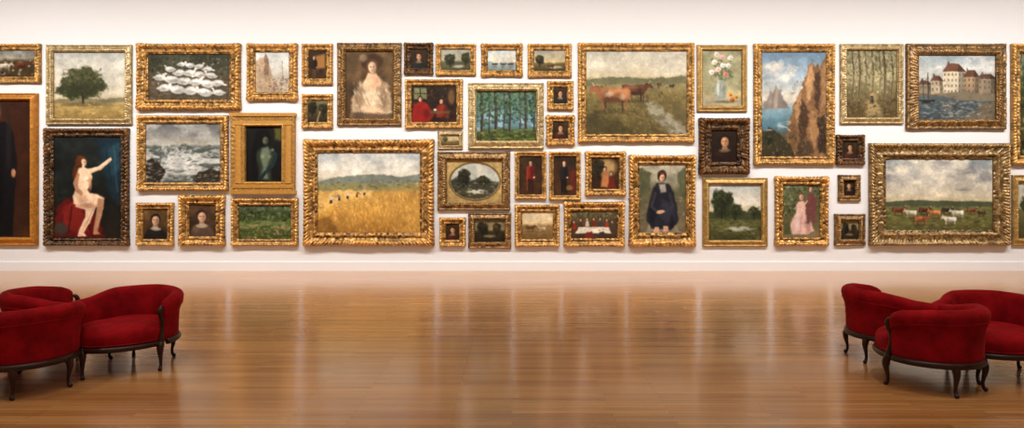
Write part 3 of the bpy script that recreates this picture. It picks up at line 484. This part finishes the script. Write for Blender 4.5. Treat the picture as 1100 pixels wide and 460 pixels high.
def make_frame(parent,o,i,style,seed):
    hi,lo,amp,lam,scal,pk=ST[style]; prof=PR[pk]
    ox0,oy0,ox1,oy1=o; ix0,iy0,ix1,iy1=i
    fw=((ix0-ox0)+(ox1-ix1)+(iy0-oy0)+(oy1-iy1))/4.
    T=min(.12,.035+fw*.0062)
    step=.6; nx=max(10,int((ox1-ox0)/step)); ny=max(10,int((oy1-oy0)/step))
    a=[]
    for t in range(nx): a.append((t/nx,0,0,(ox1-ox0)))
    for t in range(ny): a.append((1,t/ny,1,(oy1-oy0)))
    for t in range(nx): a.append((1-t/nx,1,2,(ox1-ox0)))
    for t in range(ny): a.append((0,1-t/ny,3,(oy1-oy0)))
    fx=np.array([q[0] for q in a]); fy=np.array([q[1] for q in a]); side=np.array([q[2] for q in a]); ln=np.array([q[3] for q in a])
    s=np.where(side%2==0,fx,fy)*ln            # px along side
    nper=np.maximum(2,np.round(ln/lam)); ph=s/ln*nper   # cycles
    ec=np.minimum(s,ln-s)                     # distance to corner
    cb=np.exp(-(ec/(fw*.9))**2); mid=np.exp(-((s-ln/2)/(fw*.7))**2)
    V=[];C=[];M=len(prof);N=len(a)
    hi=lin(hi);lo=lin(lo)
    for j,(u,h) in enumerate(prof):
        px0=ox0+(ix0-ox0)*u; px1=ox1+(ix1-ox1)*u; py0=oy0+(iy0-oy0)*u; py1=oy1+(iy1-oy1)*u
        X=px0+(px1-px0)*fx; Y=py0+(py1-py0)*fy
        outer=math.exp(-((u-.2)/.17)**2) if pk!='b' else math.exp(-((u-.72)/.2)**2)
        inner=math.exp(-((u-.8)/.07)**2) if pk!='b' else math.exp(-((u-.14)/.08)**2)
        leaf=np.abs(np.sin(np.pi*(ph+.12*math.sin(u*22))))        # leaf chain
        bead=np.abs(np.sin(np.pi*ph*2.))
        nz=fbm(X+seed*3,Y,2.4,seed+9,1,2)-.5
        orn=amp*(outer*.75*(leaf-.6)+inner*.5*(bead-.6)+1.15*nz*(1 if amp>.2 else .3))
        if style in('ornate','dark','gold'): orn=orn+amp*(.5*cb+.28*mid)*math.exp(-((u-.3)/.3)**2)*(.4+1.2*(vnoise(X,Y,2.2,2.2,seed+4)))
        hh=np.clip(h+orn*(0 if j==0 or j==M-1 else 1)*(1 if u<1 else .2)*min(1,.5+h*.5),.0,1.7)
        if j==0: hh=np.zeros(N)
        if j==M-1: hh=np.full(N,h)
        if scal and u<.2:
            k=scal*(1-u/.2)*((leaf-.5)+1.2*cb)
            X=X+np.where(side==1,k,np.where(side==3,-k,0)); Y=Y+np.where(side==0,-k,np.where(side==2,k,0))
        x,y,z=w(X,Y,hh*T)
        V.append(np.stack([x,y,z],1))
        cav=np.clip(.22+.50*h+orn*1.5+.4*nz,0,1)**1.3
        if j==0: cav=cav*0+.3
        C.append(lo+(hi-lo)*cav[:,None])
    V=np.concatenate(V);C=np.concatenate(C)
    jj,kk=np.meshgrid(np.arange(M-1),np.arange(N),indexing='ij'); k2=(kk+1)%N
    Q=np.stack([jj*N+kk,(jj+1)*N+kk,(jj+1)*N+k2,jj*N+k2],-1).reshape(-1,4)
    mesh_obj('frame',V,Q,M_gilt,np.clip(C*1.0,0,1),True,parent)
    return T
GAIN=1.06
def make_painting(name,o,i,style,fn,seed):
    e=empty(name); T=make_frame(e,o,i,style,seed)
    p=P(i[0]-.3,i[1]-.3,i[2]+.3,i[3]+.3,seed); fn(p)
    if fn is not p_oval: p.warp(8,.5)
    p.warp(2.6,.32); p.soften(.7); p.tex(1.4,.08); p.tex(5,.12); p.tex(16,.14)
    p.C=p.C*(1-.10*np.clip((150-p.C.mean(-1,keepdims=True))/150,0,1))     # deeper darks of varnished oil
    X,Y,Z=w(p.X,p.Y,.17*T); V=np.stack([X,np.full_like(X,D-.003-.17*T),Z],-1).reshape(-1,3)
    ny,nx=p.X.shape; a,b=np.meshgrid(np.arange(ny-1),np.arange(nx-1),indexing='ij')
    Q=np.stack([a*nx+b,(a+1)*nx+b,(a+1)*nx+b+1,a*nx+b+1],-1).reshape(-1,4)
    C=np.clip(lin(np.clip(p.C,3,250))*GAIN,0,.9).reshape(-1,3)
    mesh_obj('canvas',V,Q,M_canvas,C,False,e)
    return e,T
PT=[
('cattle_painting',(-34,47,43,89),(-27,54,36,82),'gold',p_edgecattle),
('full_length_man_portrait_painting',(-56,100,40,264),(-47,108,32,255),'smooth',p_tallman),
('oak_tree_landscape_painting',(49,48,141,134),(57,56,134,127),'pale',p_oak),
('seated_nude_painting',(47,138,138,264),(57,147,129,256),'dark',p_nude),
('white_geese_painting',(147,47,258,118),(159,58,246,107),'ornate',p_geese),
('stormy_sea_painting',(147,124,245,205),(156,133,236,196),'gold',p_waves),
('woman_portrait_painting',(146,218,186,264),(153,225,179,257),'gold',p_lady1),
('lady_portrait_painting',(192,210,241,264),(203,220,231,254),'ornate',p_lady2),
('city_street_painting',(265,47,319,108),(274,56,310,99),'ornate',p_city),
('woman_with_snake_painting',(248,122,317,208),(264,136,302,195),'flat',p_sin),
('garden_landscape_painting',(248,213,320,264),(256,221,312,257),'gold',p_green),
('figure_in_interior_painting',(324,47,357,91),(331,54,350,84),'gold',p_darkfig),
('woodland_painting',(324,101,357,138),(330,108,351,131),'gold',p_smalldark),
('lady_in_white_portrait_painting',(362,46,431,135),(371,55,422,127),'bronze',p_whitelady),
('wheat_field_painting',(326,150,466,264),(341,164,451,250),'ornate',p_wheat),
('miniature_portrait_painting',(434,46,465,80),(441,53,458,73),'dark',p_smallport),
('pond_landscape_painting',(468,47,511,81),(474,53,505,75),'gold',p_land17),
('sailing_boats_painting',(517,47,561,82),(524,54,554,75),'ornate',p_boats),
('sunset_landscape_painting',(567,47,614,83),(574,54,607,76),'gold',p_sunset),
('red_interior_painting',(435,85,497,138),(442,92,490,131),'gold',p_redroom),
('forest_painting',(503,89,584,160),(512,98,576,151),'pale',p_forest),
('small_man_portrait_painting',(588,87,616,118),(595,94,609,111),'gold',p_smallport),
('small_woman_portrait_painting',(587,124,617,156),(594,131,610,149),'ornate',p_smallport),
('tiny_landscape_painting',(470,141,497,160),(474,145,493,156),'pale',p_tinyland),
('oval_landscape_painting',(470,163,548,226),(480,172,539,218),'bronze',p_oval),
('red_coat_portrait_painting',(553,163,587,214),(558,168,582,209),'gold',p_stand1),
('standing_man_portrait_painting',(590,163,624,215),(595,168,619,210),'gold',p_stand2),
('romantic_figures_painting',(629,163,672,210),(636,170,665,203),'ornate',p_arch),
('evening_portrait_painting',(472,234,500,265),(479,241,493,258),'gold',p_smallport),
('river_landscape_painting',(503,229,549,267),(510,236,542,260),'bronze',p_darkland),
('pasture_painting',(553,220,601,265),(561,228,594,257),'gold',p_beige),
('dinner_party_painting',(606,217,671,265),(614,227,663,256),'ornate',p_party),
('cows_in_meadow_painting',(621,46,746,153),(630,55,738,144),'gold',p_bigcows),
('shepherdess_painting',(676,167,747,265),(687,177,737,250),'ornate',p_shepherdess),
('flower_still_life_painting',(749,48,803,120),(755,54,797,114),'thin',p_flowers),
('old_master_portrait_painting',(751,127,805,187),(765,140,792,174),'dark',p_ornport),
('tree_landscape_painting',(755,191,825,265),(762,198,818,258),'thin',p_treeland),
('coastal_cliffs_painting',(810,47,897,177),(819,56,888,168),'gold',p_cliffs),
('garden_couple_painting',(833,190,890,264),(842,199,881,255),'ornate',p_couple),
('birch_forest_painting',(903,47,971,133),(910,54,964,126),'pale',p_birch),
('boy_portrait_painting',(899,145,929,177),(906,152,922,170),'dark',p_smallport),
('old_man_portrait_painting',(901,188,925,216),(907,194,919,210),'bronze',p_smallport),
('miniature_landscape_painting',(897,230,930,264),(904,237,923,257),'bronze',p_darkland),
('harbor_village_painting',(974,47,1081,139),(987,59,1070,128),'bronze',p_harbor),
('cattle_herd_painting',(934,154,1084,264),(952,171,1067,247),'olive',p_cattlesky),
('forest_landscape_painting',(1087,47,1160,177),(1097,57,1150,167),'gold',p_edge1),
('meadow_landscape_painting',(1088,188,1140,264),(1094,196,1132,256),'thin',p_edge2),
]
for n,(nm,o,i,st,fn) in enumerate(PT):
    e,T=make_painting(nm,o,i,st,fn,100+n*13)
    if nm=='woman_with_snake_painting':   # architectural frame: fluted half columns, cornice, plinth
        gold=simple('gilt_column',L(196,142,66),.4,.35,noise=.35,nscale=26,bump=.3)
        for q,cx in enumerate((256.,310.)):
            x,y,z0=w(cx,197,T*.5); z1=w(cx,135,0)[2]; V=[];n_=32;rows=12
            for r in range(rows+1):
                rr=(.070-.008*r/rows)*(1.15 if r in(0,rows) else 1)
                for k in range(n_):
                    a=2*math.pi*k/n_; f=rr*(1-.09*(k%2)); V.append((x+f*math.cos(a),y+f*.35*math.sin(a),z0+(z1-z0)*r/rows))
            Q=[(r*n_+k,r*n_+(k+1)%n_,(r+1)*n_+(k+1)%n_,(r+1)*n_+k) for r in range(rows) for k in range(n_)]
            mesh_obj('column_%d'%(q+1),V,Q,gold,parent=e,smooth=True)
        for nm2,ya,yb,dx,dep in(('cornice',121.5,125,1,.095),('architrave',130,134.5,-1,.08),('plinth',198,202,-1,.08),('plinth_base',204.5,208.5,1,.095)):
            x0,y0,z1=w(248-dx,ya,dep); x1,_,z0=w(317+dx,yb,dep); box(nm2,x0,x1,y0,D-.004,z0,z1,gold,e)

# ------------------------------------------------------------ sofas
def catmull(pts,n,closed=False):
    P_=[np.array(p,float) for p in pts]; out=[]; m=len(P_); segs=m if closed else m-1
    for i in range(segs):
        if closed: p0,p1,p2,p3=P_[(i-1)%m],P_[i],P_[(i+1)%m],P_[(i+2)%m]
        else: p0,p1,p2,p3=P_[max(i-1,0)],P_[i],P_[i+1],P_[min(i+2,m-1)]
        for k in range(n):
            t=k/n; out.append(.5*((2*p1)+(-p0+p2)*t+(2*p0-5*p1+4*p2-p3)*t*t+(-p0+3*p1-3*p2+p3)*t**3))
    if not closed: out.append(P_[-1])
    return np.array(out)
def ring_mesh(name,rings,mat,parent,cap=True,closed_path=False):
    N=len(rings[0]); V=np.concatenate(rings); M=len(rings); Q=[]
    for j in range(M-1 if not closed_path else M):
        j2=(j+1)%M
        for k in range(N): Q.append((j*N+k,j*N+(k+1)%N,j2*N+(k+1)%N,j2*N+k))
    V=[tuple(v) for v in V]
    if cap and not closed_path:
        for j in(0,M-1):
            c=np.mean(rings[j],axis=0); V.append(tuple(c)); ci=len(V)-1
            for k in range(N):
                a,b=j*N+k,j*N+(k+1)%N; Q.append((ci,b,a) if j==0 else (ci,a,b))
    me=bpy.data.meshes.new(name); me.from_pydata(V,[],[tuple(q) for q in Q]); me.update()
    import bmesh
    bm=bmesh.new(); bm.from_mesh(me); bmesh.ops.recalc_face_normals(bm,faces=bm.faces); bm.to_mesh(me); bm.free()
    me.polygons.foreach_set('use_smooth',[True]*len(me.polygons)); me.materials.append(mat)
    o=bpy.data.objects.new(name,me); col.objects.link(o); o.parent=parent; return o
def tube(name,pts,rad,mat,parent,n=4,seg=12,flat=1.):
    R=catmull([tuple(p)+(r,) for p,r in zip(pts,rad)],n); C=R[:,:3]; r=R[:,3]; rings=[]
    ref=np.array([0.13,0.21,1.]) if abs(C[-1][2]-C[0][2])<.1 else np.array([1.,.13,.07])
    for i in range(len(C)):
        t=C[min(i+1,len(C)-1)]-C[max(i-1,0)]; t/=np.linalg.norm(t)+1e-9
        u=np.cross(t,ref); u/=np.linalg.norm(u); v=np.cross(t,u)
        rings.append(np.array([C[i]+r[i]*(math.cos(a)*u+flat*math.sin(a)*v) for a in np.linspace(0,2*math.pi,seg,endpoint=False)]))
    return ring_mesh(name,rings,mat,parent)
def make_sofa(loc,rotdeg,scale):
    root=empty('conversation_sofa',(loc[0],loc[1],0)); root.rotation_euler=(0,0,math.radians(rotdeg)); root.scale=(scale,)*3
    d=.50; R=.365; no=0
    for k in range(3):
        th=math.radians(-120*k); c,s_=math.cos(th),math.sin(th)
        def R3(a): a=np.array(a); b=a.copy(); b[...,0]=a[...,0]*c-a[...,1]*s_; b[...,1]=a[...,0]*s_+a[...,1]*c; return b
        ctl=[(0,0),(.085,.09)]+[(d+R*math.cos(math.radians(a)),R*math.sin(math.radians(a))) for a in (152,128,104,80,56,32,8,-16,-38)]
        path=catmull(ctl,8); n=len(path)
        seglen=np.r_[0,np.cumsum(np.linalg.norm(np.diff(path,axis=0),axis=1))]; tt=seglen/seglen[-1]
        hh=np.interp(tt,[0,.12,.3,.55,.8,.93,1],[.645,.665,.725,.735,.72,.69,.65])
        tan=np.gradient(path,axis=0); tan/=np.linalg.norm(tan,axis=1)[:,None]; nor=np.stack([-tan[:,1],tan[:,0]],1)
        rings=[]
        for i in range(n):
            h=hh[i]
            sec=catmull([(-.035,.27),(-.05,.40),(-.052,.52),(-.035,h-.08),(-.012,h-.015),(.035,h+.004),(.078,h-.025),(.088,h-.07),(.070,h-.14),(.052,.52),(.045,.40),(.035,.27)],3,True)
            q=(tt[i]-.965)/.035; ce=np.array([.02,.48]); f=1.
            if q>0: f=math.sqrt(max(0,1-.75*q*q))
            q2=ce+(sec-ce)*np.array([f,1-.25*(1-f)])
            rings.append(R3(np.stack([path[i,0]+nor[i,0]*q2[:,0],path[i,1]+nor[i,1]*q2[:,0],q2[:,1]],1)))
        ring_mesh('backrest_%d'%(k+1),rings,M_velvet,root)
        pts=[R3((path[i,0]+nor[i,0]*.044,path[i,1]+nor[i,1]*.044,.262)) for i in range(0,n,3)]
        tube('apron_rail_%d'%(k+1),pts,[.022]*len(pts),M_wood,root,2,10,1.3)
        pts=[R3((path[i,0]+nor[i,0]*.078,path[i,1]+nor[i,1]*.078,hh[i]-.115)) for i in range(2,n-1,3)]
        tube('piping_%d'%(k+1),pts,[.006]*len(pts),M_velvet,root,2,8)
        # seat cushion
        e=path[-1]; inner=[(path[i,0]-nor[i,0]*.02,path[i,1]-nor[i,1]*.02) for i in range(4,n-2,4)]
        front=[(e[0]-.01,e[1]-.045),(e[0]-.10,e[1]-.125),(d+.03,-.42),(d-.13,-.435),(d-.27,-.40),(d-.37,-.33),(.085,-.20),(.045,-.08)]
        out=catmull(inner+front,3,True); ce=np.array([d-.02,-.03]); rings=[]
        for sc,z in((.9,.255),(.97,.262),(.985,.29),(1.,.33),(1.005,.37),(.99,.40),(.95,.425),(.87,.445),(.7,.46),(.45,.468),(.2,.471),(.02,.472)):
            rings.append(R3(np.column_stack([ce[0]+(out[:,0]-ce[0])*sc,ce[1]+(out[:,1]-ce[1])*sc,np.full(len(out),z)])))
        ring_mesh('seat_%d'%(k+1),rings,M_velvet,root)
        fr=catmull(front[:6],4)
        tube('seat_rail_%d'%(k+1),[tuple(R3((q[0],q[1]-.004,.262))) for q in fr],[.022]*len(fr),M_wood,root,1,10,1.2)
        tube('seat_piping_%d'%(k+1),[tuple(R3((ce[0]+(q[0]-ce[0])*1.01,ce[1]+(q[1]-ce[1])*1.01,.30))) for q in fr],[.006]*len(fr),M_velvet,root,1,8)
        # carved arm support
        t=tan[-1]; ex,ey=e+nor[-1]*.022
        prof=[(.006,.60),(.034,.585),(.046,.55),(.032,.50),(.014,.45),(.012,.39),(.024,.33),(.036,.28),(.034,.245)]
        tube('arm_post_%d'%(k+1),[tuple(R3((ex+t[0]*f,ey+t[1]*f,z))) for f,z in prof],[.014,.021,.023,.019,.015,.016,.021,.026,.022],M_wood,root,4,12)
        # cabriole legs
        legs=[((ex+t[0]*.03,ey+t[1]*.03),np.array([t[0]+.35*nor[-1][0],t[1]+.35*nor[-1][1]]))]
        for a in(98,36):
            v=np.array([math.cos(math.radians(a)),math.sin(math.radians(a))]); legs.append(((d+v[0]*(R+.02),v[1]*(R+.02)),v))
        legs.append(((.17,-.365),np.array([.3,-.95])))
        for (lx,ly),v in legs:
            no+=1; v=v/np.linalg.norm(v)
            pr=[(-.005,.275,.028),(.018,.235,.033),(.028,.19,.028),(.020,.13,.019),(.010,.075,.014),(.015,.035,.015),(.032,.014,.020),(.042,.006,.011)]
            o=tube('leg_%d'%no,[tuple(R3((lx+v[0]*a,ly+v[1]*a,z))) for a,z,_ in pr],[q[2] for q in pr],M_wood,root,4,12)
            for vv in o.data.vertices:
                if vv.co.z<.06: vv.co.z=max(vv.co.z,0.0)
    return root
make_sofa((-3.93,5.82),20,.94)
make_sofa((3.78,5.80),-10,.93)

# ------------------------------------------------------------ lights
def area(name,loc,target,sx,sy,power,c=(1,.93,.84),spread=180):
    l=bpy.data.lights.new(name,'AREA'); l.shape='RECTANGLE'; l.size=sx; l.size_y=sy; l.energy=power; l.color=c; l.spread=math.radians(spread)
    o=bpy.data.objects.new(name,l); o.location=loc
    o.rotation_euler=(Vector(target)-Vector(loc)).to_track_quat('-Z','Y').to_euler(); col.objects.link(o); return o
area('wall_wash_light',(0,D-3.9,6.1),(0,D,1.3),25,.35,740,(1,.978,.95),112)
area('overhead_fill_light',(0,2.5,6.2),(0,2.5,0),12,4,230,(1,.965,.92))  # broad unseen fill, added overhead to light the sofas; no actual fixture
for x in(-5,-2.8,2.8,5):
    l=bpy.data.lights.new('track_spot_light','SPOT'); l.energy=210; l.spot_size=math.radians(46); l.spot_blend=.8; l.shadow_soft_size=.09; l.color=(1,.92,.82)
    o=bpy.data.objects.new('track_spot_light',l); o.location=(x*1.05,4.6,6.1)
    o.rotation_euler=(Vector((x*.93,6.0,0))-Vector(o.location)).to_track_quat('-Z','Y').to_euler(); col.objects.link(o)
wd=bpy.data.worlds.new('world'); scene.world=wd; wd.use_nodes=True
wd.node_tree.nodes['Background'].inputs[0].default_value=(1,.95,.9,1); wd.node_tree.nodes['Background'].inputs[1].default_value=.1

# ------------------------------------------------------------ camera
cam=bpy.data.cameras.new('camera'); cam.sensor_width=36; cam.lens=36*F/1100; cam.shift_y=-30/1100
co=bpy.data.objects.new('camera',cam); co.location=(0,0,HC); co.rotation_euler=(math.radians(90),0,0); col.objects.link(co)
scene.camera=co
